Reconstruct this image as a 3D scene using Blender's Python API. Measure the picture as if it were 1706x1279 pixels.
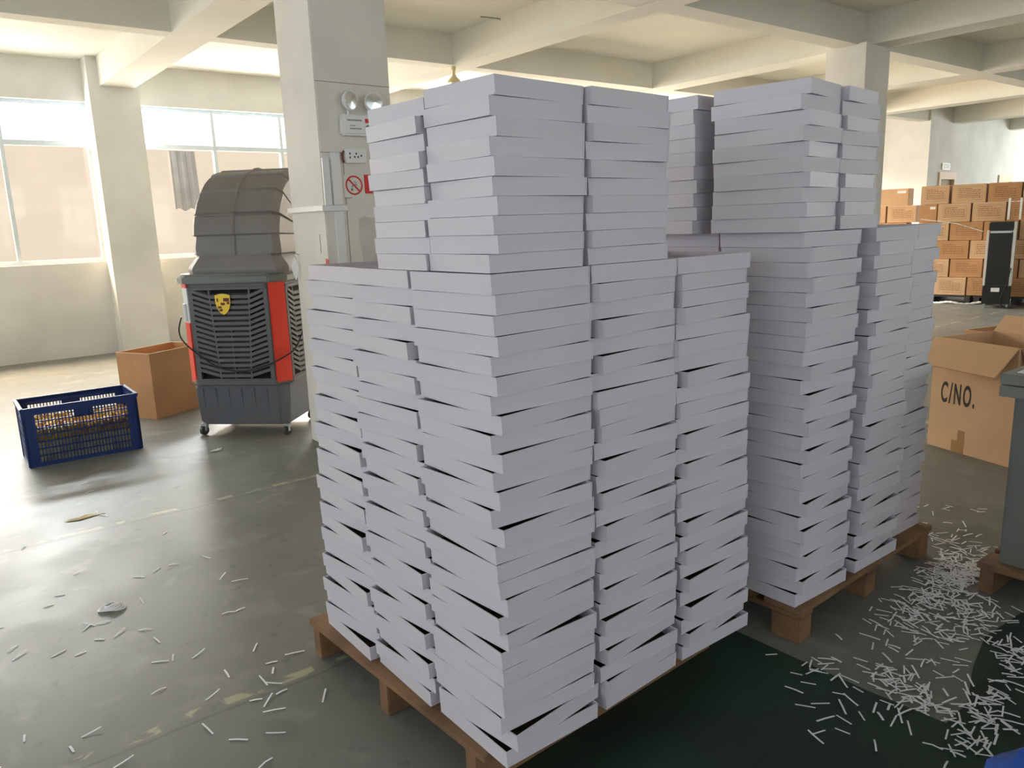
import bpy, bmesh, math, random
from mathutils import Vector, Matrix
random.seed(7)
for o in list(bpy.data.objects): bpy.data.objects.remove(o)
SC = bpy.context.scene
COL = SC.collection
PI = math.pi

# ------------------------------------------------------------------ camera
cd = bpy.data.cameras.new('camera'); cam = bpy.data.objects.new('camera', cd); COL.objects.link(cam)
cd.sensor_fit = 'HORIZONTAL'; cd.sensor_width = 36; cd.lens = 36*1290/1706; cd.clip_start = .05; cd.clip_end = 200
W_, H_, F_ = 1706, 1279, 1290.0
dn = Vector((212, 6210.5, F_)).normalized()           # straight down, in camera axes (x right, y down, z forward)
up = -dn
hx = 2520-853; hy = -(up.x*hx+up.z*F_)/up.y
ux = Vector((hx, hy, F_)).normalized(); vx = up.cross(ux)
Mw = Matrix((ux, vx, up))
R_ = Mw @ Vector((1, 0, 0)); U_ = Mw @ Vector((0, -1, 0)); B_ = Mw @ Vector((0, 0, -1))
m4 = Matrix((R_, U_, B_)).transposed().to_4x4(); m4.translation = (0, 0, 1.5)
cam.matrix_world = m4
SC.camera = cam
SC.view_settings.view_transform = 'Standard'; SC.view_settings.look = 'None'
SC.view_settings.gamma = 1; SC.view_settings.use_curve_mapping = False
SC.view_settings.exposure = 0.0

# ------------------------------------------------------------------ world, daylight and added fill
w = bpy.data.worlds.new('World'); SC.world = w; w.use_nodes = True
bg = w.node_tree.nodes['Background']; bg.inputs[0].default_value = (.93, .97, 1, 1); bg.inputs[1].default_value = 2.2

def area(name, loc, rot, sx, sy, power, col=(1, .99, .96)):
    l = bpy.data.lights.new(name, 'AREA'); l.shape = 'RECTANGLE'; l.size = sx; l.size_y = sy; l.energy = power; l.color = col
    o = bpy.data.objects.new(name, l); COL.objects.link(o); o.location = loc; o.rotation_euler = rot
    return o
BAYS = [-3.9+6.4*k for k in range(-1, 4)]              # pilaster centres along the rear wall (x)
for k, px_ in enumerate([-3.9, 2.5, 8.9]):
    area('window_daylight', (px_+3.2, 11.85, 2.35), (math.radians(-89), 0, 0), 5.7, 2.3, (540, 720, 1700)[k])
for px_ in (-3.9, 2.5, 8.9):                            # the bright sky above, falling steeply through the rear windows
    area('window_skylight', (px_+3.2, 12.9, 4.3), (math.radians(-52), 0, 0), 5.6, 1.6, (2600, 2600, 4500)[[-3.9, 2.5, 8.9].index(px_)], (1, 1, .99))
for xx in (-1.0, 5.4):                                  # added fill, set at made-up windows behind the camera
    area('window_daylight', (xx, -6.6, 2.2), (math.radians(90), 0, 0), 5.2, 2.0, 50, (.97, 1, .98))
for yy in (-2.6, 3.8):                                  # windows of the left wall
    area('window_daylight', (-5.6, yy+1.6, 2.2), (0, math.radians(-90), 0), 2.3, 5.2, 85, (.93, .95, 1))
area('window_daylight', (24.6, 4.0, 2.2), (0, math.radians(90), 0), 2.2, 6.0, 480, (1, .97, .9))
area('window_daylight', (24.6, -2.6, 2.2), (0, math.radians(90), 0), 2.2, 5.2, 120, (1, .97, .9))
area('window_daylight', (22.75, 8.5, 2.4), (math.radians(-90), 0, 0), 1.1, 1.7, 90, (1, .98, .94))

# ------------------------------------------------------------------ materials
def lin(c):
    return tuple((x/255/12.92 if x/255 <= .04045 else ((x/255+.055)/1.055)**2.4) for x in c)
def mat(name, col, rough=.6, metal=0, spec=.5, var=0, vs=5, bump=0, bs=40, trans=0, coords='Object', col2=None, rv=0):
    m = bpy.data.materials.new(name); m.use_nodes = True; nt = m.node_tree; N = nt.nodes; L = nt.links
    b = N['Principled BSDF']
    b.inputs['Base Color'].default_value = (*col, 1); b.inputs['Roughness'].default_value = rough
    b.inputs['Metallic'].default_value = metal; b.inputs['Specular IOR Level'].default_value = spec
    tc = N.new('ShaderNodeTexCoord')
    if var or col2:
        n = N.new('ShaderNodeTexNoise'); n.inputs['Scale'].default_value = vs; n.inputs['Detail'].default_value = 6
        L.new(tc.outputs[coords], n.inputs['Vector'])
        mx = N.new('ShaderNodeMix'); mx.data_type = 'RGBA'
        c2 = col2 if col2 else tuple(c*(1-var) for c in col)
        mx.inputs['A'].default_value = (*col, 1); mx.inputs['B'].default_value = (*c2, 1)
        r = N.new('ShaderNodeMapRange'); r.inputs[1].default_value = .35; r.inputs[2].default_value = .68
        L.new(n.outputs['Fac'], r.inputs[0]); L.new(r.outputs[0], mx.inputs['Factor']); L.new(mx.outputs['Result'], b.inputs['Base Color'])
        if rv:
            r2 = N.new('ShaderNodeMapRange'); r2.inputs[3].default_value = rough-rv; r2.inputs[4].default_value = rough+rv
            L.new(n.outputs['Fac'], r2.inputs[0]); L.new(r2.outputs[0], b.inputs['Roughness'])
    if bump:
        n2 = N.new('ShaderNodeTexNoise'); n2.inputs['Scale'].default_value = bs; n2.inputs['Detail'].default_value = 4
        L.new(tc.outputs[coords], n2.inputs['Vector'])
        bp = N.new('ShaderNodeBump'); bp.inputs['Strength'].default_value = bump; bp.inputs['Distance'].default_value = .01
        L.new(n2.outputs['Fac'], bp.inputs['Height']); L.new(bp.outputs[0], b.inputs['Normal'])
    return m

M = {}
M['white_card'] = mat('white_card', (.67, .635, .69), .42, spec=.5, var=.05, vs=3, bump=.08, bs=25)
M['card_inside'] = mat('card_inside', (.40, .33, .22), .8, var=.3, vs=12)
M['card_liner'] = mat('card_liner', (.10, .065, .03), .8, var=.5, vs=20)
M['plaster'] = mat('plaster', (.77, .755, .70), .85, var=.17, vs=1.3, bump=.15, bs=9)
M['ceiling'] = mat('ceiling_paint', (.765, .74, .645), .85, var=.08, vs=1.1, bump=.12, bs=7)
M['column_paint'] = mat('column_paint', (.80, .77, .70), .8, var=.10, vs=2.2, bump=.12, bs=10)
M['frame_white'] = mat('frame_white', (.62, .70, .74), .45)
M['kraft'] = mat('kraft', (.56, .29, .13), .8, var=.14, vs=4, bump=.05, bs=60)
M['kraft_light'] = mat('kraft_light', (.68, .43, .24), .8, var=.10, vs=4, bump=.05, bs=60)
M['kraft_dark'] = mat('kraft_dark', (.30, .15, .065), .8, var=.15, vs=5)
M['kraft_edge'] = mat('kraft_edge', (.72, .52, .32), .8)
M['print_brown'] = mat('print_brown', (.20, .085, .035), .8)
M['print_black'] = mat('print_black', (.035, .03, .02), .7)
M['tape_brown'] = mat('tape_brown', (.40, .22, .08), .35)
M['film'] = mat('stretch_film', (.85, .85, .82), .2)
M['wood'] = mat('pallet_wood', (.27, .145, .07), .8, var=.45, vs=6, bump=.3, bs=30)
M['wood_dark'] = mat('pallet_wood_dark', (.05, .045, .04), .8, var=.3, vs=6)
M['grey_plastic'] = mat('grey_plastic', (.115, .115, .118), .5, bump=.1, bs=120)
M['grey_hood'] = mat('grey_hood', (.20, .185, .175), .48, var=.12, vs=4, bump=.1, bs=90)
M['grey_tank'] = mat('grey_tank', (.115, .12, .135), .5, bump=.1, bs=100)
M['grey_rim'] = mat('grey_rim', (.16, .17, .155), .4)
M['black'] = mat('black_plastic', (.012, .012, .012), .4)
M['void'] = mat('dark_interior', (.010, .010, .010), .9)
M['red'] = mat('red_plastic', (.75, .045, .02), .4)
M['gold'] = mat('gold_foil', (.75, .52, .05), .35, metal=.4)
M['maroon'] = mat('maroon_print', (.16, .02, .01), .5)
M['clear_tube'] = mat('clear_tube', (.75, .77, .78), .2)
M['steel'] = mat('steel', (.55, .55, .55), .3, metal=.9)
M['rubber'] = mat('rubber', (.06, .06, .06), .6)
M['blue_crate'] = mat('blue_crate', (.006, .030, .16), .4)
M['yellow'] = mat('yellow_scraps', (.95, .66, .05), .6, col2=(.75, .34, .09), vs=9)
M['olive'] = mat('olive_scraps', (.66, .62, .34), .7, col2=(.28, .27, .18), vs=16)
M['paper'] = mat('white_paper', (.90, .89, .90), .7)
M['dev_white'] = mat('device_white', (.80, .80, .80), .4)
M['lens'] = mat('lamp_reflector', (.72, .76, .76), .18, metal=.85)
M['sign_red'] = mat('sign_red', (.68, .03, .03), .5)
M['sign_white'] = mat('sign_white', (.76, .74, .68), .5)
M['text_grey'] = mat('text_grey', (.25, .25, .25), .6)
M['machine'] = mat('machine_grey', (.25, .255, .225), .45, var=.08, vs=3)
M['machine_dark'] = mat('machine_dark', (.185, .19, .165), .45, var=.1, vs=3)
M['blue_bag'] = mat('blue_bag', (.02, .13, .62), .25, bump=.3, bs=14)
M['cooler_white'] = mat('cooler_white', (.72, .73, .70), .4)
M['lamp_cream'] = mat('lamp_cream', (.62, .52, .30), .5)
M['door_wood'] = mat('door_wood', (.68, .50, .33), .6)
M['door_dark'] = mat('door_dark', (.36, .27, .16), .7)
M['scuff'] = mat('scuffed_plaster', (.66, .63, .57), .85, var=.2, vs=6)
M['litter_brown'] = mat('litter_brown', (.72, .60, .34), .7)
M['curtain_grey'] = mat('grey_sheet', (.42, .42, .44), .9, var=.15, vs=5)

# floor: worn grey-green paint, two faded yellow line marks, joints
def floor_mat():
    m = mat('floor_paint', (.225, .222, .19), .34, var=0, spec=.32)
    nt = m.node_tree; N = nt.nodes; L = nt.links; b = N['Principled BSDF']; tc = N.new('ShaderNodeTexCoord')
    sep = N.new('ShaderNodeSeparateXYZ'); L.new(tc.outputs['Object'], sep.inputs[0])
    def noise(s, d=6, dist=0):
        n = N.new('ShaderNodeTexNoise'); n.inputs['Scale'].default_value = s; n.inputs['Detail'].default_value = d
        n.inputs['Distortion'].default_value = dist; L.new(tc.outputs['Object'], n.inputs['Vector']); return n.outputs['Fac']
    def math_(op, a, b2=None, v=None):
        n = N.new('ShaderNodeMath'); n.operation = op; n.use_clamp = False
        L.new(a, n.inputs[0]) if not isinstance(a, (int, float)) else setattr(n.inputs[0], 'default_value', a)
        if b2 is not None: L.new(b2, n.inputs[1]) if not isinstance(b2, (int, float)) else setattr(n.inputs[1], 'default_value', b2)
        return n.outputs[0]
    def mix(fac, a, bcol):
        n = N.new('ShaderNodeMix'); n.data_type = 'RGBA'; L.new(fac, n.inputs['Factor'])
        if isinstance(a, tuple): n.inputs['A'].default_value = (*a, 1)
        else: L.new(a, n.inputs['A'])
        n.inputs['B'].default_value = (*bcol, 1); return n.outputs['Result']
    def ramp(x, lo, hi, a=0, c=1):
        n = N.new('ShaderNodeMapRange'); n.inputs[1].default_value = lo; n.inputs[2].default_value = hi
        n.inputs[3].default_value = a; n.inputs[4].default_value = c; L.new(x, n.inputs[0]); return n.outputs[0]
    c = mix(ramp(noise(.7), .35, .65), (.205, .202, .178), (.16, .163, .143))
    c = mix(ramp(noise(5, 8, .6), .55, .72, 0, .6), c, (.285, .28, .245))
    c = mix(ramp(noise(2.3, 8, 1.2), .60, .68, 0, .45), c, (.13, .135, .115))
    c = mix(ramp(noise(11, 5, .3), .64, .72, 0, .6), c, (.11, .11, .09))
    for (y0, hw, dens) in ((4.40, .020, .50), (2.385, .026, .53)):
        wob = math_('ADD', sep.outputs['Y'], math_('MULTIPLY', noise(3, 3), .05))
        d = math_('ABSOLUTE', math_('SUBTRACT', wob, y0+.025))
        inside = ramp(d, hw, hw*.6)
        chip = ramp(noise(9, 6, .5), dens, dens+.05)
        c = mix(math_('MULTIPLY', math_('MULTIPLY', inside, chip), .65), c, (.50, .47, .27))
        dark = ramp(math_('ABSOLUTE', math_('SUBTRACT', wob, y0-.02)), .010, .004)
        c = mix(math_('MULTIPLY', dark, .35), c, (.06, .06, .05))
    L.new(c, b.inputs['Base Color'])
    L.new(ramp(noise(3.5, 8, .8), .3, .7, .36, .46), b.inputs['Roughness'])
    bp = N.new('ShaderNodeBump'); bp.inputs['Strength'].default_value = .05; bp.inputs['Distance'].default_value = .01
    L.new(noise(6, 8), bp.inputs['Height']); L.new(bp.outputs[0], b.inputs['Normal'])
    return m
M['floor'] = floor_mat()
M['mat_green'] = mat('dark_green_mat', (.012, .022, .018), .55, col2=(.012, .050, .028), vs=1.6, bump=.1, bs=20)

def glass(name, tint, gloss):
    m = bpy.data.materials.new(name); m.use_nodes = True; nt = m.node_tree; N = nt.nodes; L = nt.links; N.clear()
    o = N.new('ShaderNodeOutputMaterial'); t = N.new('ShaderNodeBsdfTransparent'); t.inputs[0].default_value = (*tint, 1)
    g = N.new('ShaderNodeBsdfGlossy'); g.inputs['Roughness'].default_value = .05
    mx = N.new('ShaderNodeMixShader'); mx.inputs[0].default_value = gloss
    L.new(t.outputs[0], mx.inputs[1]); L.new(g.outputs[0], mx.inputs[2]); L.new(mx.outputs[0], o.inputs[0]); return m
M['glass_clear'] = glass('glass_clear', (.95, .98, 1), .04)
M['glass_film'] = glass('glass_film', (.67, .60, .52), .03)

# ------------------------------------------------------------------ mesh builder
class MB:
    def __init__(s): s.bm = bmesh.new(); s.mi = 0
    def face(s, vs):
        try:
            f = s.bm.faces.new(vs); f.material_index = s.mi; return f
        except ValueError: return None
    def box(s, x0, x1, y0, y1, z0, z1, mtx=None, mi=None, taper=0):
        if mi is not None: s.mi = mi
        v = []
        for z, t in ((z0, taper), (z1, 0)):
            for x, y in ((x0+t, y0+t), (x1-t, y0+t), (x1-t, y1-t), (x0+t, y1-t)):
                p = Vector((x, y, z)); v.append(s.bm.verts.new(mtx @ p if mtx else p))
        for f in ((3, 2, 1, 0), (4, 5, 6, 7), (0, 1, 5, 4), (1, 2, 6, 5), (2, 3, 7, 6), (3, 0, 4, 7)): s.face([v[i] for i in f])
        return s
    def hexa(s, pts, mi=None):           # 4 bottom + 4 top points
        if mi is not None: s.mi = mi
        v = [s.bm.verts.new(p) for p in pts]
        for f in ((3, 2, 1, 0), (4, 5, 6, 7), (0, 1, 5, 4), (1, 2, 6, 5), (2, 3, 7, 6), (3, 0, 4, 7)): s.face([v[i] for i in f])
        return s
    def prism(s, poly, h, frame=None, mi=None):   # 2-D polygon extruded along local z by h
        if mi is not None: s.mi = mi
        fr = frame or Matrix()
        a = [s.bm.verts.new(fr @ Vector((p[0], p[1], 0))) for p in poly]; b = [s.bm.verts.new(fr @ Vector((p[0], p[1], h))) for p in poly]
        s.face(a[::-1]); s.face(b); n = len(poly)
        for i in range(n): s.face([a[i], a[(i+1) % n], b[(i+1) % n], b[i]])
        return s
    def tube(s, pts, r, n=8, mi=None, cap=True):
        if mi is not None: s.mi = mi
        pts = [Vector(p) for p in pts]; rings = []; prev = None
        for i, p in enumerate(pts):
            d = (pts[min(i+1, len(pts)-1)]-pts[max(i-1, 0)]).normalized()
            a = prev if prev is not None else (Vector((0, 0, 1)) if abs(d.z) < .9 else Vector((1, 0, 0)))
            x = (a-d*a.dot(d)).normalized(); y = d.cross(x); prev = x
            rr = r[i] if isinstance(r, (list, tuple)) else r
            rings.append([s.bm.verts.new(p+x*math.cos(2*PI*k/n)*rr+y*math.sin(2*PI*k/n)*rr) for k in range(n)])
        for a, b in zip(rings, rings[1:]):
            for k in range(n): s.face([a[k], a[(k+1) % n], b[(k+1) % n], b[k]])
        if cap: s.face(rings[0][::-1]); s.face(rings[-1])
        return s
    def lathe(s, prof, n=24, frame=None, mi=None):   # prof (r, z)
        if mi is not None: s.mi = mi
        fr = frame or Matrix(); rings = []
        for r, z in prof: rings.append([s.bm.verts.new(fr @ Vector((max(r, 1e-4)*math.cos(2*PI*k/n), max(r, 1e-4)*math.sin(2*PI*k/n), z))) for k in range(n)])
        for a, b in zip(rings, rings[1:]):
            for k in range(n): s.face([a[k], a[(k+1) % n], b[(k+1) % n], b[k]])
        s.face(rings[0][::-1]); s.face(rings[-1]); return s
    def mesh(s, name, mats, bevel=0, smooth=False):
        bmesh.ops.recalc_face_normals(s.bm, faces=s.bm.faces[:])
        if bevel: bmesh.ops.bevel(s.bm, geom=s.bm.edges[:], offset=bevel, segments=2, affect='EDGES', clamp_overlap=True)
        me = bpy.data.meshes.new(name); s.bm.to_mesh(me); s.bm.free()
        if smooth:
            for p in me.polygons: p.use_smooth = True
            try: me.set_sharp_from_angle(angle=math.radians(35))
            except Exception: pass
        for m in (mats if isinstance(mats, (list, tuple)) else [mats]): me.materials.append(M[m] if isinstance(m, str) else m)
        return me
    def build(s, name, mats, parent=None, bevel=0, smooth=False):
        o = bpy.data.objects.new(name, s.mesh(name, mats, bevel, smooth)); COL.objects.link(o)
        if parent: o.parent = parent
        return o
def tag(o, label, cat, group=None, kind=None):
    o['label'] = label; o['category'] = cat
    if group: o['group'] = group
    if kind: o['kind'] = kind
    return o
def struct(o): o['kind'] = 'structure'; return o
def empty(name, loc=(0, 0, 0), rz=0):
    o = bpy.data.objects.new(name, None); COL.objects.link(o); o.location = loc; o.rotation_euler = (0, 0, rz); o.empty_display_size = .1; return o
def copy_tree(o, parent=None):
    c = o.copy(); COL.objects.link(c); c.parent = parent
    for ch in list(o.children): copy_tree(ch, c)
    return c
def put(o, x, y, z=0, rz=0): o.location = (x, y, z); o.rotation_euler = (0, 0, rz); return o

# ------------------------------------------------------------------ room shell
XL, XR, YF, YB, ZB, ZS = -5.0, 24.0, -6.0, 11.2, 3.30, 3.64
mb = MB(); mb.box(XL-.3, XR+.3, YF-.3, YB+.3, -.12, 0); struct(mb.build('floor', 'floor'))
mb = MB(); mb.box(XL-.3, XR+.3, YF-.3, YB+.3, ZS, ZS+.15)
mains = [(-4.1, -3.7), (-.95, -.6), (2.33, 2.72), (5.43, 5.73), (8.85, 9.25), (12.0, 12.35), (15.1, 15.5), (18.5, 18.85), (21.6, 21.95)]
cross = [(7.80, 8.00), (4.72, 4.98), (1.50, 1.76), (-1.7, -1.45), (-4.9, -4.65)]
for a, b in mains: mb.box(a, b, YF, YB, ZB, ZS+.02)
for a, b in cross: mb.box(XL, XR, a, b, ZB+.004, ZS+.02)
struct(mb.build('ceiling', 'ceiling'))
SILL, HEAD, TRAN = 1.19, 3.15, 2.65
def wall_with_windows(name, x0, x1, openings, thick=.25):
    """wall along local x, inner face at y=0, openings [(a,b,z0,z1)]"""
    mb = MB(); xs = x0
    for a, b, z0, z1 in openings:
        mb.box(xs, a, 0, thick, 0, ZS); mb.box(a, b, 0, thick, 0, z0); mb.box(a, b, 0, thick, z1, ZS); xs = b
    mb.box(xs, x1, 0, thick, 0, ZS)
    return struct(mb.build(name, 'plaster'))
nw = [0]
def window(x0, x1, z0, z1, npan, loc, rz, tran=TRAN, film=True):
    nw[0] += 1
    mb = MB(); f = .035
    mb.box(x0, x1, .08, .14, z0, z0+.05); mb.box(x0, x1, .08, .14, z1-.045, z1); mb.box(x0, x1, .08, .14, tran-.03, tran+.03)
    for k in range(npan+1):
        xx = x0+(x1-x0)*k/npan; a = .05 if k in (0, npan) else .022
        xa, xb = max(x0, xx-a), min(x1, xx+a); mb.box(xa, xb, .075, .145, z0, z1)
    o = struct(mb.build('window_%d' % nw[0], 'frame_white')); put(o, *loc, rz)
    w_ = (x1-x0)/npan
    for k in range(npan):
        a, b = x0+k*w_+.022, x0+(k+1)*w_-.022
        MB().box(a, b, .108, .114, tran+.03, z1-.04).build('pane', 'glass_clear', o)
        MB().box(a, b, .108, .114, z0+.05, tran-.03).build('pane', 'glass_film' if film else 'glass_clear', o)
    return o
ops = [(-3.6, 2.2+.03, SILL, HEAD), (2.80, 8.60, SILL, HEAD), (9.2, 15.0, SILL, HEAD)]
put(wall_with_windows('wall_rear', XL, XR, ops), 0, YB)
for a, b, z0, z1 in ops: window(a, b, z0, z1, 6, (0, YB, 0), 0)
mb = MB()                                                     # pilasters on the rear wall
for c in (-3.9, 2.49, 8.9, 15.3): mb.box(c-.285, c+.285, YB-.30, YB+.02, 0, ZS)
struct(mb.build('trim_1', 'plaster'))
lops = [(-3.6, 1.6, SILL, HEAD), (2.8, 8.0, SILL, HEAD)]
put(wall_with_windows('wall_left', YF, YB, lops), XL, 0, 0, PI/2)
for a, b, z0, z1 in lops: window(a, b, z0, z1, 5, (XL, 0, 0), PI/2, film=False)
rops = [(-7.0, -1.0, SILL, HEAD), (0.0, 5.2, SILL, HEAD)]
put(wall_with_windows('wall_right', -7.7, -YF, rops), XR, 0, 0, -PI/2)
for a, b, z0, z1 in rops: window(a, b, z0, z1, 6, (XR, 0, 0), -PI/2, film=False)
fops = [(-8.0, -2.8, SILL, HEAD), (-1.6, 3.6, SILL, HEAD)]  # unseen front windows, added to let the fill light in
put(wall_with_windows('wall_front', -XR, -XL, fops), 0, YF, 0, PI)
for a, b, z0, z1 in fops: window(a, b, z0, z1, 5, (0, YF, 0), PI, film=False)
# partition room at the far right corner
mb = MB(); T = .2
mb.box(17.46, 17.46+T, 7.76, YB, 0, ZS); mb.box(17.46+T, 18.06, 7.76, 7.76+T, 0, ZS); mb.box(18.06, 18.74, 7.76, 7.76+T, 2.20, ZS)
mb.box(18.74, 22.15, 7.76, 7.76+T, 0, ZS); mb.box(22.15, 23.35, 7.76, 7.76+T, 0, 1.2); mb.box(22.15, 23.35, 7.76, 7.76+T, 3.1, ZS); mb.box(23.35, XR, 7.76, 7.76+T, 0, ZS)
struct(mb.build('wall_partition', 'plaster'))
window(22.15, 23.35, 1.2, 3.1, 2, (0, 7.76, 0), 0, film=False)
mb = MB()
mb.box(17.99, 18.07, 7.73, 7.80, 0, 2.27); mb.box(18.73, 18.81, 7.73, 7.80, 0, 2.27); mb.box(18.07, 18.73, 7.73, 7.80, 2.12, 2.27)
d = struct(mb.build('door_1', 'door_wood'))
MB().box(18.07, 18.73, 7.80, 7.84, .01, 2.12).build('door_leaf', 'door_dark', d)
MB().lathe([(.012, 0), (.025, .03), (.02, .05)], 12, Matrix.Translation((18.66, 7.80, 1.0)) @ Matrix.Rotation(PI/2, 4, 'X')).build('door_handle', 'steel', d)
mb = MB(); mb.box(21.2, 21.28, 7.73, 7.80, 0, 2.24); mb.box(21.9, 21.98, 7.73, 7.80, 0, 2.24); mb.box(21.28, 21.9, 7.73, 7.80, 2.1, 2.24)
d = struct(mb.build('door_2', 'door_wood')); MB().box(21.28, 21.9, 7.74, 7.76, .01, 2.1).build('door_leaf', 'door_wood', d)
s_ = MB().box(18.10, 18.48, 7.735, 7.758, 2.32, 2.46, mi=0)
for i in range(3): s_.box(18.14, 18.44, 7.731, 7.736, 2.35+i*.033, 2.36+i*.033, mi=1)
tag(s_.build('door_sign', ['sign_white', 'text_grey']), 'small white plate on the far wall above the wooden door frame', 'sign')
# the two columns
def column(i, x0, x1, y0, y1):
    return struct(MB().box(x0, x1, y0, y1, 0, ZB+.02).build('trim_%d' % i, 'column_paint', bevel=.006))
C1 = column(2, 2.222, 2.752, 4.70, 5.22)
C2 = column(3, 8.73, 9.26, 4.62, 5.10)
# scuffed lower zone and joints on column 1 (plaster patches with their own shape)
def slab_patch(name, poly, y, th, m, parent):
    fr = Matrix(((1, 0, 0, 0), (0, 0, -1, y), (0, 1, 0, 0), (0, 0, 0, 1)))   # local (x, z) -> world, extruded toward -y
    return MB().prism(poly, th, fr).build(name, m, parent)
slab_patch('repair_patch', [(2.46, 1.56), (2.50, 1.575), (2.56, 1.565), (2.74, 1.57), (2.74, 1.10), (2.50, 1.12), (2.47, 1.30), (2.455, 1.45)], 4.70, .003, 'scuff', C1)
mb = MB()
mb.box(2.222, 2.752, 4.6985, 4.70, 2.400, 2.404); mb.box(2.222, 2.42, 4.6985, 4.70, 1.975, 1.979); mb.box(2.375, 2.379, 4.6985, 4.70, 1.0, 1.975)
mb.build('joint', 'text_grey', C1)
MB().box(2.2195, 2.222, 4.80, 4.803, 1.35, 1.47).build('crack', 'text_grey', C1)
# cable trunking round the column
mb = MB(); mb.box(2.195, 2.2215, 4.701, 5.23, 1.617, 1.65); mb.box(2.195, 2.37, 4.672, 4.6995, 1.615, 1.648)
mb.box(2.285, 2.345, 4.680, 4.6995, .3, 1.612); mb.box(2.285, 2.345, 4.680, 4.6995, 1.651, 1.975); mb.box(2.225, 2.27, 4.685, 4.70, 1.65, 1.94)
tag(mb.build('cable_trunking', 'dev_white'), 'white plastic cable trunking wrapped round the near square column', 'trunking')

# emergency light, socket, no smoking sign
em = empty('emergency_light', (2.50, 4.70, 2.145)); tag(em, 'white twin-head emergency light on the near column above the socket', 'emergency light')
FY = Matrix.Rotation(PI/2, 4, 'X')      # local z -> -y
mb = MB(); mb.box(-.135, .135, -.062, 0, -.065, .062); mb.build('housing', 'dev_white', em, bevel=.012)
mb = MB()
for i in range(9): mb.box(-.105+i*.0115, -.097+i*.0115, -.0635, -.062, .022, .032)
for i in range(10): mb.box(-.09+i*.0085, -.084+i*.0085, -.0635, -.062, -.028, -.020)
mb.box(-.09, -.05, -.0635, -.062, -.008, -.004)
mb.build('lettering', 'text_grey', em)
mb = MB(); mb.box(.020, .060, -.0638, -.062, .014, .040); mb.build('red_label', 'sign_red', em)
mb = MB(); mb.lathe([(.020, 0), (.020, .002), (.014, .002)], 20, Matrix.Translation((.04, -.062, -.018)) @ FY); mb.build('round_mark', 'text_grey', em)
for sx, yaw in ((-.08, .35), (.095, -.2)):
    fr = Matrix.Translation((sx, -.045, .145)) @ Matrix.Rotation(yaw, 4, 'Z') @ FY
    h = MB().lathe([(.020, -.03), (.050, -.01), (.060, .012), (.062, .022), (.055, .024)], 28, fr).build('lamp_head', 'dev_white', em, smooth=True)
    MB().lathe([(.054, .024), (.052, .026), (.012, .030), (.001, .031)], 28, fr).build('reflector', 'lens', h, smooth=True)
    MB().tube([(sx, -.03, .10), (sx, -.03, .055)], .008).build('bracket', 'steel', em)
so = empty('wall_socket', (2.45, 4.70, 1.957)); tag(so, 'white double wall socket on the near column below the emergency light', 'socket')
MB().box(-.072, .075, -.045, 0, -.045, .043).build('socket_body', 'dev_white', so, bevel=.004)
mb = MB()
for a, b in ((-.045, .012), (-.045, -.012), (.0, .012), (-.012, -.008), (.012, -.008), (.035, .0)): mb.box(a-.004, a+.004, -.0465, -.045, b-.006, b+.006)
mb.build('slots', 'black', so)
MB().tube([(-.074, -.02, .03), (-.088, -.02, .01), (-.085, -.02, -.025), (-.076, -.02, -.04)], .006).build('wire', 'maroon', so)
sg = empty('no_smoking_sign', (2.44, 4.70, 1.773)); tag(sg, 'no smoking sign with red circle and slash stuck to the near column', 'sign')
MB().box(-.073, .075, -.004, 0, -.075, .066).build('plate', 'sign_white', sg)
mb = MB(); ring = [(math.cos(a)*.056, -.005, math.sin(a)*.056+.002) for a in [2*PI*i/40 for i in range(41)]]
mb.tube(ring, .0052, 6); mb.tube([(-.04, -.005, .042), (.04, -.005, -.038)], .0052, 6); mb.build('red_circle', 'sign_red', sg)
mb = MB(); mb.tube([(-.022, -.0045, -.025), (-.012, -.0045, -.024)], .008, 8); mb.tube([(-.018, -.0045, -.01), (-.006, -.0045, .002), (.012, -.0045, .010), (.02, -.0045, .0)], .003, 6); mb.tube([(.0, -.0045, .02), (.01, -.0045, .025), (.02, -.0045, .018)], .0025, 6)
mb.build('cigarette', 'text_grey', sg)
mb = MB(); mb.box(.078, .135, -.005, 0, -.05, .070); tag(mb.build('red_notice', 'sign_red'), 'red notice stuck on the near column right of the no smoking sign', 'notice').location = (2.44, 4.70, 1.773)
MB().box(-.073, -.02, -.0045, 0, -.079, -.076).build('caption', 'text_grey', sg)
# hook with paper tag, red tape
hk = MB(); hk.tube([(2.222, 5.17, 1.335), (2.205, 5.17, 1.345), (2.195, 5.165, 1.335), (2.20, 5.16, 1.32)], .003, 6)
ht = tag(hk.build('hook', 'steel'), 'small bent wire hook on the left face of the near column', 'hook')
mb = MB(); mb.prism([(-.028, .0), (.0, .065), (.022, .0), (.015, -.05), (.002, -.10), (-.016, -.05)], .0015, Matrix.Translation((2.188, 5.165, 1.26)) @ Matrix(((.8, 0, -.6, 0), (-.6, 0, -.8, 0), (0, 1, 0, 0), (0, 0, 0, 1))))
tag(mb.build('paper_tag', 'paper'), 'torn white paper tag hanging from the hook on the near column', 'tag')
mb = MB(); mb.box(-.002, 0, -.018, .018, -.022, .022); o = tag(mb.build('red_tape', 'sign_red'), 'scrap of red tape on the near column just above the tray tops', 'tape'); o.location = (2.222, 4.722, 1.29); o.rotation_euler = (.25, 0, 0)

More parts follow.
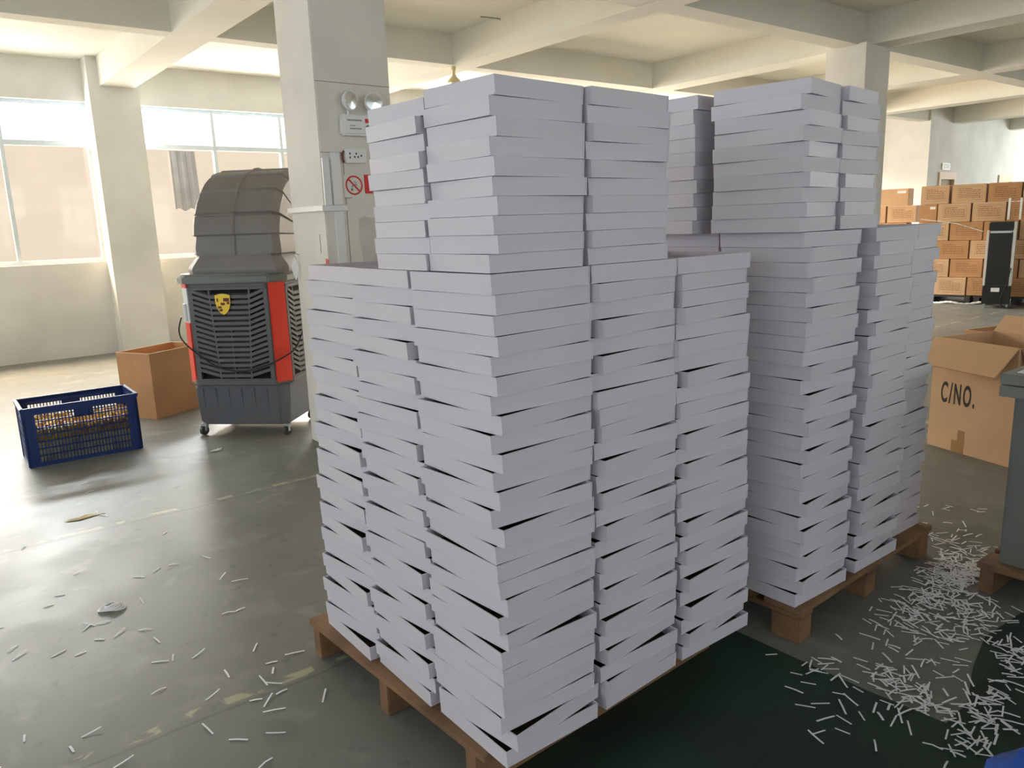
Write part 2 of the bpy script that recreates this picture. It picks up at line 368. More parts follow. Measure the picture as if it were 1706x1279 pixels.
# bulb socket under the ceiling beam
lp = empty('pendant_lamp_holder', (5.47, 7.86, 3.30)); tag(lp, 'flared cream lamp holder hanging under the ceiling beam crossing', 'lamp')
MB().lathe([(.028, .004), (.028, -.03), (.018, -.05), (.016, -.075), (.03, -.11), (.075, -.155), (.08, -.175), (.07, -.176)], 24).build('shade', 'lamp_cream', lp, smooth=True)
MB().lathe([(.02, -.17), (.045, -.20), (.05, -.225), (.03, -.25), (.0, -.255)], 20).build('bulb', 'dev_white', lp, smooth=True)
# two small hooks with cable ends in the ceiling
def hook_(x, y, z, lab):
    tag(MB().tube([(x-.22, y+.05, z-.004), (x-.1, y+.02, z-.006), (x, y, z-.01), (x+.01, y, z-.035)], .006, 6).build('cable_end', 'text_grey'), lab, 'cable')
hook_(5.43-.002, 6.9, 3.62, 'short cable end at the beam top left of the ceiling crossing')

# ------------------------------------------------------------------ wooden pallets (frame P: the pallets stand 2 degrees askew of the room)
DLT = math.radians(2.08)
def PW(x, y): return (x*math.cos(DLT)-y*math.sin(DLT), x*math.sin(DLT)+y*math.cos(DLT))
def pallet(x, y, w_, d_, label, m='wood', h=.138, rz=DLT, name='wooden_pallet', nb=6, along='y', world=False, sw=.05, blocks=False):
    px, py = (x, y) if world else PW(x, y)
    p = tag(empty(name, (px, py, 0), rz), label, 'pallet')
    bw = (w_ if along == 'y' else d_)/(nb+(nb-1)*.28); st = bw*1.28
    for i in range(nb):                       # deck boards, then three stringers at right angles
        if along == 'y': b = MB().box(i*st, i*st+bw, 0, d_, h-.024, h)
        else: b = MB().box(0, w_, i*st, i*st+bw, h-.024, h)
        b.build('deck_board', m, p, bevel=.002)
    for k in range(3):
        if along == 'y': yy = .045+(d_-.057-sw)*k/2; b = MB().box(.006, w_-.006, yy, yy+sw, 0, h-.0245)
        else:
            xx = .006+(w_-.012-sw)*k/2
            if blocks:
                for q_ in range(3):
                    yq = .01+(d_-.02-.11)*q_/2; MB().box(xx, xx+sw, yq, yq+.11, 0, h-.045).build('block', m, p, bevel=.003)
            b = MB().box(xx, xx+sw, .006, d_-.006, (h-.0447) if blocks else 0, h-.0245)
        b.build('cross_board' if blocks else 'stringer', m, p, bevel=.003)
    return p
pallet(1.072, 1.430, 1.06, 1.005, 'brown wooden pallet under the nearer block of white trays')
pallet(2.362, 1.262, 1.10, 1.10, 'brown wooden pallet under the farther block of white trays', along='x', sw=.085, blocks=True)

# ------------------------------------------------------------------ white cardboard trays
def tray_geo(mb, sx, sy, h, mtx=None, closed=False):
    t, g, tp = .0035, .0012, .0025
    mb.box(g, sx-g, g, sy-g, 0, .004, mtx, 0)
    def wall(xa, xb, ya, yb, ox, oy):   # slightly flared wall
        pts = []
        for z, k in ((.0, 1), (h, 0)):
            for X, Y in ((xa, ya), (xb, ya), (xb, yb), (xa, yb)): 
                p = Vector((X+ox*tp*k, Y+oy*tp*k, z)); pts.append(mtx @ p if mtx else p)
        mb.hexa(pts, 0)
    wall(0, t, 0, sy, 1, 0); wall(sx-t, sx, 0, sy, -1, 0)
    wall(t+g, sx-t-g, 0, t, 0, 1); wall(t+g, sx-t-g, sy-t, sy, 0, -1)
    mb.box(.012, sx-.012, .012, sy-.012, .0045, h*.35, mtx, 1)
def make_tray(sx, sy, h, name='white_tray'):
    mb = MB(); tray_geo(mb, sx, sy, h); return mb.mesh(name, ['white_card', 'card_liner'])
ORD = ['topmost', 'second', 'third', 'fourth', 'fifth', 'sixth', 'seventh', 'eighth', 'ninth', 'tenth', 'eleventh', 'twelfth', 'thirteenth', 'fourteenth', 'fifteenth',
       'sixteenth', 'seventeenth', 'eighteenth', 'nineteenth', 'twentieth', 'twenty-first', 'twenty-second', 'twenty-third', 'twenty-fourth', 'twenty-fifth', 'twenty-sixth', 'lowest']
def tray_label(k, n, where):
    if k == n-1: return 'white cardboard tray, lowest in the %s' % where
    if k == 0: return 'white cardboard tray, topmost in the %s' % where
    return 'white cardboard tray, %s from top in the %s' % (ORD[k], where)
def stack(x, y, sx, sy, z0, h, n, where, group, amp=3.0, yaw=0, dx_top=0, dy_top=0, rng=None, jit=.006, tilt=.07):
    """n trays with the near-left corner at pallet-frame (x,y); alternate trays are turned a little either way"""
    rng = rng or random.Random(sum(map(ord, where)))
    me = make_tray(sx, sy, h-.0008)
    for i in range(n):                       # i = 0 lowest
        k = n-1-i; f = i/(n-1)
        a = math.radians(yaw+(1 if i % 2 else -1)*amp*rng.uniform(.45, 1.15)*(1 if rng.random() > .12 else -.25))
        cx = x+sx/2+dx_top*f+rng.uniform(-jit, jit); cy = y+sy/2+dy_top*f+rng.uniform(-jit, jit)
        c, s_ = math.cos(a), math.sin(a)
        ox, oy = cx-(sx/2*c-sy/2*s_), cy-(sx/2*s_+sy/2*c)
        o = bpy.data.objects.new('white_tray', me); COL.objects.link(o)
        X, Y = PW(ox, oy); o.location = (X, Y, z0+i*h+.0004)
        o.rotation_euler = (math.radians(rng.uniform(-tilt, tilt)), math.radians(rng.uniform(-tilt, tilt)), DLT+a)
        tag(o, tray_label(k, n, where), 'tray', group)
Z0 = .139
HA = 1.252/27                                    # nearer pallet, lower tier
GA = 'white trays of the nearer pallet, lower tier'; GB = 'white trays of the farther pallet, lower tier'
GC = 'white trays of the nearer pallet, upper tier'; GD = 'white trays of the farther pallet, upper tier'
stack(1.090, 1.350, .322, .312, Z0, HA, 27, 'nearer pallet lower stack at front corner', GA, 3.9, dx_top=-.012, dy_top=-.012)
stack(1.094, 1.686, .322, .312, Z0, HA, 27, 'nearer pallet lower left-side middle stack', GA, 3.9, dx_top=-.004, dy_top=-.012)
stack(1.102, 2.030, .320, .322, Z0, HA, 27, 'nearer pallet lower left-side rear stack', GA, 4.2, dx_top=.02, dy_top=-.03)
stack(1.442, 1.344, .325, .318, Z0, HA, 27, 'nearer pallet lower right-side middle stack', GA, 3.9, dx_top=-.028, dy_top=0)
stack(1.808, 1.342, .338, .318, Z0, HA, 27, 'nearer pallet lower right-side far stack', GA, 3.9, dx_top=-.055, dy_top=0)
HB = 1.302/27
stack(2.366, 1.272, .330, .330, Z0, HB, 27, 'farther pallet lower stack at front corner', GB, 3.9, dx_top=-.035, dy_top=0)
stack(2.775, 1.268, .325, .330, Z0, HB, 27, 'farther pallet lower middle stack', GB, 3.9, dx_top=0, dy_top=0)
stack(3.130, 1.312, .318, .322, Z0, HB, 27, 'farther pallet lower far-right stack', GB, 3.0, dx_top=-.0, dy_top=0.01)
ZA = Z0+1.252+.001; ZB2 = Z0+1.302+.001
HC = .418/10; HD = .458/10
stack(1.092, 1.335, .285, .245, ZA, HC, 10, 'nearer pallet upper stack at front corner', GC, 2.6, dx_top=.008)
stack(1.088, 1.592, .285, .240, ZA, .404/10, 10, 'nearer pallet upper left-side stack', GC, 2.6, dx_top=-.0, dy_top=-.004)
stack(1.402, 1.335, .300, .245, ZA, HC, 10, 'nearer pallet upper right-side stack', GC, 2.2, dx_top=-.008)
stack(2.285, 1.285, .235, .325, ZB2, HD, 10, 'farther pallet upper stack at front corner', GD, 4.0, yaw=3, dx_top=-.01)
stack(2.570, 1.300, .265, .325, ZB2, HD, 10, 'farther pallet upper right-side stack', GD, 3.6, yaw=2, dx_top=-.02)
stack(2.262, 1.672, .235, .325, ZB2, HD, 10, 'farther pallet upper left-side rear stack', GD, 2.6, dx_top=0)
# the trays inside and at the back of both blocks, mostly hidden: one mass
rg = random.Random(5); mb = MB()
def hidden(x, y, sx, sy, z0, h, n):
    for i in range(n):
        a = math.radians(rg.uniform(-1.5, 1.5)); X, Y = PW(x, y)
        tray_geo(mb, sx, sy, h-.0008, Matrix.Translation((X, Y, z0+i*h+.0004)) @ Matrix.Rotation(DLT+a, 4, 'Z'))
for (x, y, sx, sy) in ((1.455, 1.700, .310, .305), (1.455, 2.045, .310, .320), (1.825, 1.700, .32, .305), (1.825, 2.045, .32, .320)): hidden(x, y, sx, sy, Z0, HA, 27)
for (x, y, sx, sy) in ((2.375, 1.645, .31, .325), (2.375, 2.005, .31, .325), (2.79, 1.645, .31, .325), (2.79, 2.005, .31, .325), (3.14, 1.685, .31, .30), (3.14, 2.02, .31, .31)): hidden(x, y, sx, sy, Z0, HB, 27)
hidden(1.41, 1.612, .28, .225, ZA, HC, 9); hidden(2.565, 1.675, .25, .31, ZB2, HD, 9)
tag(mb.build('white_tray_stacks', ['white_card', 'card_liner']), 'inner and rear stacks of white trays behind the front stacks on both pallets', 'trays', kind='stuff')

# ------------------------------------------------------------------ large grey evaporative cooler
ANG = math.radians(-45.6)
ck = tag(empty('air_cooler', (1.90, 5.655, 0), ANG), 'large grey mobile air cooler with duct hood, red stripes and gold crest', 'air cooler')
cx0, hw, dep = -.035, .40, .66          # centre, half width, depth (local y back)
def oct_(hwid, y0, y1, ch, c=cx0): return [(c-hwid, y0+ch), (c-hwid+ch, y0), (c+hwid-ch, y0), (c+hwid, y0+ch), (c+hwid, y1-ch), (c+hwid-ch, y1), (c-hwid+ch, y1), (c-hwid, y1-ch)]
def Tz(z): return Matrix.Translation((0, 0, z))
# tank
tk = MB(); pts = []
lo, hi = oct_(.355, .03, dep-.04, .05), oct_(.375, .01, dep-.02, .06)
a = [tk.bm.verts.new((p[0], p[1], .085)) for p in lo]; b = [tk.bm.verts.new((p[0], p[1], .40)) for p in hi]
tk.face(a[::-1]); tk.face(b)
for i in range(8): tk.face([a[i], a[(i+1) % 8], b[(i+1) % 8], b[i]])
tank = tk.build('water_tank', 'grey_tank', ck, bevel=.012, smooth=True)
mb = MB()
for i in range(6):
    xx = cx0-.30+i*.10
    mb.hexa([(xx-.030, .032, .11), (xx+.030, .032, .11), (xx+.034, .05, .11), (xx-.034, .05, .11), (xx-.030, .004, .375), (xx+.030, .004, .375), (xx+.034, .05, .375), (xx-.034, .05, .375)])
mb.build('tank_ribs', 'grey_tank', tank, bevel=.006)
# body: corner posts, back, dark inside
mb = MB(); mb.prism(oct_(.385, .045, dep-.05, .09), .71, Tz(.42)); mb.build('inner_body', 'void', ck)
mb = MB(); mb.prism(oct_(hw+.005, -.01, dep, .10), .045, Tz(.395)); mb.build('lower_band', 'grey_plastic', ck, bevel=.008); MB().prism(oct_(hw-.005, 0, dep-.01, .10), .03, Tz(1.115)).build('upper_band', 'grey_plastic', ck, bevel=.008)
mb = MB(); mb.prism(oct_(hw+.025, -.02, dep+.015, .10), .050, Tz(1.145)); mb.prism(oct_(hw+.012, -.01, dep+.005, .10), .018, Tz(1.195)); mb.build('top_rim', 'grey_rim', ck, bevel=.008, smooth=True)
def louvre(width, flip):
    """front grille panel: width centred on 0, local (x, y=depth, z up) 0..0.70"""
    mb = MB(); hx2 = width/2; ft = .030
    mb.box(-hx2, -hx2+ft, 0, .03, 0, .70); mb.box(hx2-ft, hx2, 0, .03, 0, .70); mb.box(-hx2, hx2, 0, .03, 0, .022); mb.box(-hx2, hx2, 0, .03, .678, .70)
    ml_t, mr_t, ml_b, mr_b = -hx2*.48, hx2*.55, -hx2*.38, hx2*.40
    def bar(x0, z0, x1, z1, t, y0=.0, y1=.028): 
        d = Vector((x1-x0, 0, z1-z0)).normalized(); n = Vector((-d.z, 0, d.x))*t/2
        p = [Vector((x0, 0, z0))-n, Vector((x1, 0, z1))-n, Vector((x1, 0, z1))+n, Vector((x0, 0, z0))+n]
        mb.hexa([(q.x, y0, q.z) for q in p]+[(q.x, y1, q.z) for q in p])
    bar(ml_t, .68, ml_b, .02, .012); bar(mr_t, .68, mr_b, .02, .012); bar(0, .40, 0, .02, .006)
    n = 16
    for i in range(n):
        z = .045+i*(.62/n); f = z/.70; xl = ml_b+(ml_t-ml_b)*f; xr = mr_b+(mr_t-mr_b)*f
        for (xa, za, xb, zb) in ((xl, z, xr, z), (-hx2+ft-.004, z+.045, xl, z), (xr, z, hx2-ft+.004, z+.045)):
            if za > .66: za = min(za, .685)
            if zb > .66: zb = min(zb, .685)
            t = .011
            mb.hexa([(xa, -.002, za-t), (xb, -.002, zb-t), (xb, -.002, zb+t), (xa, -.002, za+t), (xa, .035, za+t*1.4), (xb, .035, zb+t*1.4), (xb, .035, zb+t*2.2), (xa, .035, za+t*2.2)])
    return mb
g = louvre(.60, False).build('front_grille', 'grey_plastic', ck); g.location = (cx0, 0, .42)
g = louvre(.46, False).build('side_grille', 'grey_plastic', ck); g.location = (cx0+hw, dep/2, .42); g.rotation_euler = (0, 0, PI/2)
g = louvre(.46, False).build('side_grille', 'grey_plastic', ck); g.location = (cx0-hw, dep/2, .42); g.rotation_euler = (0, 0, -PI/2)
MB().box(cx0-.30, cx0+.30, dep-.03, dep-.01, .42, 1.12).build('back_panel', 'grey_plastic', ck)
# chamfered corner posts with red stripes
def post(xa, ya, xb, yb, m, name, z0, z1, out=.0, par=ck, th=.02):
    d = Vector((xb-xa, yb-ya, 0)).normalized(); n = Vector((d.y, -d.x, 0))
    p = [Vector((xa, ya, 0))+n*out, Vector((xb, yb, 0))+n*out, Vector((xb, yb, 0))-n*th, Vector((xa, ya, 0))-n*th]
    return MB().hexa([(q.x, q.y, z0) for q in p]+[(q.x, q.y, z1) for q in p]).build(name, m, par, bevel=.003)
xr_, xl_ = cx0+hw, cx0-hw
post(xr_-.10, 0, xr_, .10, 'grey_plastic', 'corner_post', .42, 1.14)
post(xr_-.088, .004, xr_-.006, .092, 'red', 'red_stripe', .412, 1.145, .010)
post(xl_, .10, xl_+.10, 0, 'grey_plastic', 'corner_post', .42, 1.14)
post(xl_+.012, .085, xl_+.088, .012, 'red', 'red_stripe', .412, .86, .010)
post(xl_+.012, .085, xl_+.088, .012, 'red', 'red_stripe', 1.115, 1.145, .010)
post(xl_+.012, .085, xl_+.088, .012, 'clear_tube', 'level_window', .86, 1.115, .006)
MB().tube([(xl_+.04, .04, .87), (xl_+.04, .04, 1.0)], .014, 10).build('level_tube', 'clear_tube', ck)
# crest: gold shield with dark quarters
def shield(w_, h_): return [(-w_/2, h_*.42), (-w_*.25, h_*.47), (0, h_*.5), (w_*.25, h_*.47), (w_/2, h_*.42), (w_*.49, h_*.05), (w_*.40, -h_*.2), (w_*.22, -h_*.4), (0, -h_*.5), (-w_*.22, -h_*.4), (-w_*.40, -h_*.2), (-w_*.49, h_*.05)]
FR = Matrix(((1, 0, 0, -.07), (0, 0, -1, -.004), (0, 1, 0, .995), (0, 0, 0, 1)))
cr = MB().prism(shield(.115, .155), .010, FR).build('crest', 'gold', ck)
mb = MB()
for (x0, x1, z0, z1) in ((.006, .050, .020, .045), (.030, .050, .0, .018), (-.040, -.012, -.030, -.014), (-.030, -.006, -.050, -.034), (-.016, .016, -.006, .012), (-.044, -.034, .018, .044)):
    mb.prism([(x0, z0), (x1, z0), (x1, z1), (x0, z1)], .0115, FR)
mb.build('crest_quarters', 'maroon', cr)
# duct hood: base and elbow curving backward
hb = MB(); c = cx0+.045
def ring8(hwid, y0, y1, z, ch): return [(p[0], p[1], z) for p in oct_(hwid, y0, y1, ch, c)]
def loft(mb, rings):
    R = [[mb.bm.verts.new(p) for p in r] for r in rings]
    for a_, b_ in zip(R, R[1:]):
        n = len(a_)
        for i in range(n): mb.face([a_[i], a_[(i+1) % n], b_[(i+1) % n], b_[i]])
    mb.face(R[0][::-1]); mb.face(R[-1])
loft(hb, [ring8(.385, .05, .64, 1.213, .07), ring8(.39, .045, .645, 1.24, .07), ring8(.385, .05, .64, 1.26, .07), ring8(.325, .09, .60, 1.335, .05), ring8(.32, .09, .60, 1.345, .05)])
hb.build('hood_base', 'grey_hood', ck, smooth=True)
# elbow: sections turn about an axis along local x at (y=.62, z=1.47)
el = MB(); hwid = .335; ya, zc, yc = .085, 1.345, .80
def section(ang, r_out, r_in, hwd):
    ca, sa = math.cos(ang), math.sin(ang)
    P = []
    ch = .05
    for (xx, r) in ((-hwd, r_out-ch), (-hwd+ch*.8, r_out), (-.02, r_out), (-.008, r_out+.010), (.008, r_out+.010), (.02, r_out), (hwd-ch*.8, r_out), (hwd, r_out-ch), (hwd, r_in), (-hwd, r_in)):
        P.append((c+xx, yc-r*ca, 1.47+r*sa))
    return P
secs = [[(c+x, y, 1.345) for x, y in ((-hwid, .135), (-hwid+.04, .085), (-.02, .085), (-.008, .075), (.008, .075), (.02, .085), (hwid-.04, .085), (hwid, .135), (hwid, .58), (-hwid, .58))]]
RO, RI = .715, .22
angs = [0, 8, 22, 24, 38, 52, 54, 62, 70, 71.5]
NS = 5
bounds = [0, 13, 30, 47, 62, 76]
secs = [[(c+x, y, z_) for x, y in ((-hwid, .135), (-hwid+.04, .085), (-.02, .085), (-.008, .075), (.008, .075), (.02, .085), (hwid-.04, .085), (hwid, .135), (hwid, .58), (-hwid, .58))] for z_ in (1.345, 1.40)]
for k in range(5):
    a0, a1 = math.radians(bounds[k]), math.radians(bounds[k+1])
    wv = hwid-.006*k
    ro = RO*(1-.045*k); ro = [.715, .695, .655, .605, .555][k]; r1 = [.695, .655, .605, .555, .52][k]
    secs.append(section(a0+.012, ro-.012, RI, wv-.010)); secs.append(section(a0+.03, ro, RI, wv))
    secs.append(section((a0+a1)/2, (ro+r1)/2+.004, RI, wv)); secs.append(section(a1-.012, r1, RI, wv)); secs.append(section(a1, r1-.014, RI, wv-.010))
loft(el, secs)
el.build('hood_elbow', 'grey_hood', ck, smooth=True)
# casters
for (x, y) in ((-.36, .06), (.30, .06), (-.36, .55), (.30, .55)):
    cs = MB().box(x-.022, x+.022, y-.02, y+.02, .060, .088).build('caster', 'steel', ck)
    MB().lathe([(.016, -.014), (.034, -.012), (.036, 0), (.034, .012), (.016, .014)], 18, Matrix.Translation((x, y-.012, .0365)) @ Matrix.Rotation(PI/2, 4, 'Y') @ Matrix.Rotation(.4, 4, 'X')).build('wheel', 'rubber', cs, smooth=True)
    mb = MB(); mb.box(x-.020, x-.016, y-.03, y+.01, .034, .075); mb.box(x+.016, x+.020, y-.03, y+.01, .034, .075); mb.build('fork', 'steel', cs)
# power cord draped across the front
pts = []
P0, P1, P2 = Vector((xl_-.03, .06, .86)), Vector((cx0, -.03, .50)), Vector((xr_+.02, .16, .66))
ctrl = [(xl_-.01, .06, .90), (xl_-.03, .04, .80), (xl_+.03, -.01, .72), (cx0-.22, -.03, .60), (cx0-.08, -.035, .525), (cx0+.07, -.035, .505), (cx0+.20, -.03, .53), (xr_-.07, -.025, .575), (xr_+.03, .08, .64), (xr_+.035, .25, .74), (xr_+.02, .40, .82)]
def smooth_path(c_, n=6):
    out = []; c_ = [Vector(q) for q in c_]
    for i in range(len(c_)-1):
        p0, p1, p2, p3 = c_[max(i-1, 0)], c_[i], c_[i+1], c_[min(i+2, len(c_)-1)]
        for k in range(n):
            t = k/n; out.append(.5*((2*p1)+(p2-p0)*t+(2*p0-5*p1+4*p2-p3)*t*t+(3*p1-p0-3*p2+p3)*t**3))
    out.append(c_[-1]); return out
MB().tube(smooth_path(ctrl), .006, 8).build('power_cord', 'black', ck, smooth=True)

# ------------------------------------------------------------------ blue lattice crate with scraps
cw, cdp, chh = .70, .42, .40
bc = tag(empty('plastic_crate', (.53, 5.92, 0), math.radians(-1.5)), 'blue plastic lattice crate on the floor, filled with yellow scraps', 'crate')
mb = MB(); t = .014
tl = .02       # slight taper at the foot
def crate_wall(mb, L, H, fr, rows=7, cols=28, edge=.066, handle=True):
    """lattice wall in local (x, z), thickness t"""
    def b_(x0, x1, z0, z1, ex=0): mb.box(x0, x1, -ex, t, z0, z1, fr)
    b_(0, edge, 0, H); b_(L-edge, L, 0, H); b_(edge, L-edge, 0, .025); b_(edge, L-edge, H-.045, H)
    b_(0, L, H-.02, H, .010)
    z0, z1 = .025, H-.045; pitch = (L-2*edge)/cols; hw_ = pitch*.15
    for i in range(cols+1):
        x = edge+i*pitch; b_(max(edge, x-hw_), min(L-edge, x+hw_), z0, z1)
    for r in range(1, rows):
        z = z0+(z1-z0)*r/rows; b_(edge, L-edge, z-.004, z+.004)
    if handle: b_(L*.43, L*.60, H-.045-.055, H-.04)
    for x in (edge*.42, L-edge*.42): mb.box(x-.006, x+.006, -.006, 0, 0, H-.02, fr)
crate_wall(mb, cw, chh, Matrix.Identity(4))
crate_wall(mb, cw, chh, Matrix.Translation((cw, cdp, 0)) @ Matrix.Rotation(PI, 4, 'Z'))
crate_wall(mb, cdp, chh, Matrix.Translation((cw, 0, 0)) @ Matrix.Rotation(PI/2, 4, 'Z'), cols=15, edge=.06)
crate_wall(mb, cdp, chh, Matrix.Translation((0, cdp, 0)) @ Matrix.Rotation(-PI/2, 4, 'Z'), cols=15, edge=.07)
mb.box(.01, cw-.01, .01, cdp-.01, 0, .012)
mb.build('lattice_shell', 'blue_crate', bc)
mb = MB(); mb.box(-.006, cw+.006, -.012, .010, chh-.006, chh+.006); mb.box(-.006, cw+.006, cdp-.010, cdp+.012, chh-.006, chh+.006); mb.box(-.012, .010, -.012, cdp+.012, chh-.006, chh+.006); mb.box(cw-.010, cw+.012, -.012, cdp+.012, chh-.006, chh+.006)
mb.build('rim', 'blue_crate', bc, bevel=.003)
# contents: an uncountable heap of cut scraps, olive below and yellow on top
rg = random.Random(3); mb = MB()
def heap(x, y):
    return .235+.03*math.sin(x*9+1)+.05*math.exp(-((x-.47)**2)/.01)*(.6)+.03*math.exp(-((x-.25)**2)/.01)
nx, ny = 24, 12; grid = [[None]*(ny+1) for _ in range(nx+1)]
for i in range(nx+1):
    for j in range(ny+1):
        x = .020+(cw-.04)*i/nx; y = .020+(cdp-.04)*j/ny; grid[i][j] = mb.bm.verts.new((x, y, heap(x, y)+rg.uniform(-.012, .012)))
mb.mi = 1
for i in range(nx):
    for j in range(ny): mb.face([grid[i][j], grid[i+1][j], grid[i+1][j+1], grid[i][j+1]])
mb.box(.020, cw-.020, .020, cdp-.020, .013, .17, mi=0)
for k in range(420):
    x, y = rg.uniform(.05, cw-.05), rg.uniform(.04, cdp-.04); fr = Matrix.Translation((x, y, heap(x, y)+rg.uniform(-.01, .025))) @ Matrix.Rotation(rg.uniform(0, 6.3), 4, 'Z') @ Matrix.Rotation(rg.uniform(-.6, .6), 4, 'X') @ Matrix.Rotation(rg.uniform(-.5, .5), 4, 'Y')
    mb.box(-.022, .022, -.008, .008, 0, .002, fr, mi=1)
for k in range(300):   # scraps showing through the lattice
    x = rg.uniform(.04, cw-.04); z = rg.uniform(.16, .24)
    fr = Matrix.Translation((x, .019, z)) @ Matrix.Rotation(rg.uniform(0, 3.1), 4, 'Y')
    mb.box(-.018, .018, 0, .002, -.007, .007, fr, mi=1)
o = tag(mb.build('yellow_scraps', ['olive', 'yellow']), 'heap of yellow and olive cut scraps inside the blue crate', 'scraps', kind='stuff'); o.location = bc.location; o.rotation_euler = bc.rotation_euler

# ------------------------------------------------------------------ open brown carton beside the cooler
def open_carton(name, L, D, H, mats=('kraft', 'kraft_edge', 'kraft_dark'), t=.006):
    mb = MB()
    mb.box(0, L, 0, t, 0, H, mi=0); mb.box(0, L, D-t, D, 0, H); mb.box(0, t, t, D-t, 0, H); mb.box(L-t, L, t, D-t, 0, H); mb.box(t, L-t, t, D-t, 0, t)
    mb.mi = 1
    mb.box(0, L, 0, t, H, H+.002); mb.box(0, L, D-t, D, H, H+.002); mb.box(0, t, t, D-t, H, H+.002); mb.box(L-t, L, t, D-t, H, H+.002)
    return mb
bx = tag(empty('open_carton', (1.545, 6.76, 0), math.radians(28)), 'open brown carton on the floor left of the big grey air cooler', 'carton')
ob = open_carton('c', .60, .38, .55).build('carton_body', ['kraft', 'kraft_edge'], bx)
MB().box(.15, .45, .18, .19, .0, .004).build('bottom_seam', 'kraft_dark', bx) if False else None

# ------------------------------------------------------------------ open cartons at the right
def lettering(txt, size, wid, parent, loc, m='print_black'):
    cu = bpy.data.curves.new('lettering', 'FONT'); cu.body = txt; cu.size = size; cu.extrude = .0006; cu.offset = size*.020; cu.space_character = 1.3
    t = bpy.data.objects.new('tmp', cu); COL.objects.link(t)
    dg = bpy.context.evaluated_depsgraph_get(); me = bpy.data.meshes.new_from_object(t.evaluated_get(dg)); bpy.data.objects.remove(t)
    xs = [v.co.x for v in me.vertices]; k = wid/(max(xs)-min(xs))
    for v in me.vertices: v.co.x = (v.co.x-min(xs))*k
    me.materials.clear(); me.materials.append(M[m])
    o = bpy.data.objects.new('lettering', me); COL.objects.link(o); o.parent = parent; o.location = loc; o.rotation_euler = (PI/2, 0, 0); return o
A2 = math.radians(-107.5)
cn = tag(empty('open_carton', (5.118, 2.152, 0), A2), 'open light brown carton lettered C/NO. with its front flap folded out', 'carton')
open_carton('c', .56, .52, .70).build('carton_body', ['kraft_light', 'kraft_edge'], cn)
MB().hexa([(-.005, -.150, .555), (.545, -.165, .550), (.545, -.160, .545), (-.005, -.145, .550), (.005, .0, .708), (.555, .0, .708), (.555, .006, .702), (.005, .006, .702)]).build('front_flap', 'kraft_light', cn)
MB().hexa([(.0, .514, .700), (.56, .514, .700), (.56, .520, .700), (.0, .520, .700), (.01, .60, .80), (.55, .61, .795), (.55, .616, .795), (.01, .606, .80)]).build('back_flap', 'kraft_light', cn)
MB().hexa([(.554, .01, .700), (.560, .01, .700), (.560, .50, .700), (.554, .50, .700), (.60, .03, .60), (.606, .03, .60), (.606, .48, .60), (.60, .48, .60)]).build('side_flap', 'kraft_dark', cn)
lettering('C/NO.', .182, .235, cn, (.075, -.0008, .305))
MB().box(.215, .262, -.0012, 0, 0, .145).build('tape', 'tape_brown', cn); MB().box(.175, .215, -.0012, 0, 0, .075).build('tape', 'tape_brown', cn)
c2 = tag(empty('open_carton', (6.25, 2.42, 0), math.radians(-104)), 'open brown carton on the floor just behind the C/NO. carton', 'carton')
open_carton('c', .62, .46, .60).build('carton_body', ['kraft', 'kraft_edge'], c2)
MB().hexa([(.0, .454, .600), (.62, .454, .600), (.62, .460, .600), (.0, .460, .600), (.0, .53, .66), (.62, .53, .66), (.62, .536, .66), (.0, .536, .66)]).build('back_flap', 'kraft_light', c2)

# ------------------------------------------------------------------ grey machine at the right edge, on a small pallet
mc = tag(empty('machine_cabinet', (3.24, 1.06, .125)), 'grey steel machine cabinet with overhanging top at the right edge', 'cabinet')
MB().box(0, .75, -1.0, 0, 0, .675).build('cabinet_body', 'machine_dark', mc, bevel=.006)
MB().box(-.045, .80, -1.05, .040, .675, .718).build('drawer_rail', 'machine', mc, bevel=.003)
MB().box(-.045, .80, -1.05, .040, .722, .762).build('top_plate', 'machine', mc, bevel=.003)
MB().box(-.002, .0, -.75, -.35, .10, .55).build('door_panel', 'machine_dark', mc)
mb = MB(); rg = random.Random(8)
for i in range(3):
    mb.box(.0+.02*i, .60, -.80-.02*i, .0-.03*i, .7635+i*.004+.125, .7635+i*.004+.128)
o = tag(mb.build('paper_sheets', 'paper'), 'white paper sheets lying on the grey machine top', 'paper', kind='stuff'); o.location = (3.24, 1.06, 0)
pallet(3.195, .02, .85, 1.10, 'small worn wooden pallet under the grey machine cabinet', h=.124, rz=0, nb=5, along='y', world=True)

# ------------------------------------------------------------------ dark green mat, blue bag
mb = MB(); mb.prism([(1.15, 2.15), (2.235, 2.15), (2.235, 1.07), (2.25, .83), (2.40, .83), (2.62, .90), (2.85, .95), (3.14, .93), (3.17, -1.6), (.6, -1.6), (.6, .9), (1.15, .9)], .001, Tz(.0003))
tag(mb.build('floor_mat', 'mat_green'), 'dark green mat on the floor at the lower right, strewn with paper strips', 'mat')
rg = random.Random(21); mb = MB(); n1, n2 = 40, 16; rings = []
for j in range(n2):
    a = PI/2*j/(n2-1); R = []
    for i in range(n1):
        t_ = 2*PI*i/n1; r = .335*math.cos(a)**.75*(1+.10*math.sin(3*t_+j*.3)+.05*math.sin(7*t_-j*.7)) ; z = .29*math.sin(a)**.8*(1+.05*math.sin(5*t_+2*j))
        R.append(mb.bm.verts.new((r*math.cos(t_), r*math.sin(t_)*.85, .003+z)))
    rings.append(R)
for a_, b_ in zip(rings, rings[1:]):
    for i in range(n1): mb.face([a_[i], a_[(i+1) % n1], b_[(i+1) % n1], b_[i]])
mb.face(rings[0][::-1]); mb.face(rings[-1])
o = tag(mb.build('plastic_bag', 'blue_bag', smooth=True), 'shiny blue plastic bag at the bottom right corner', 'bag'); o.location = (1.93, .33, 0)

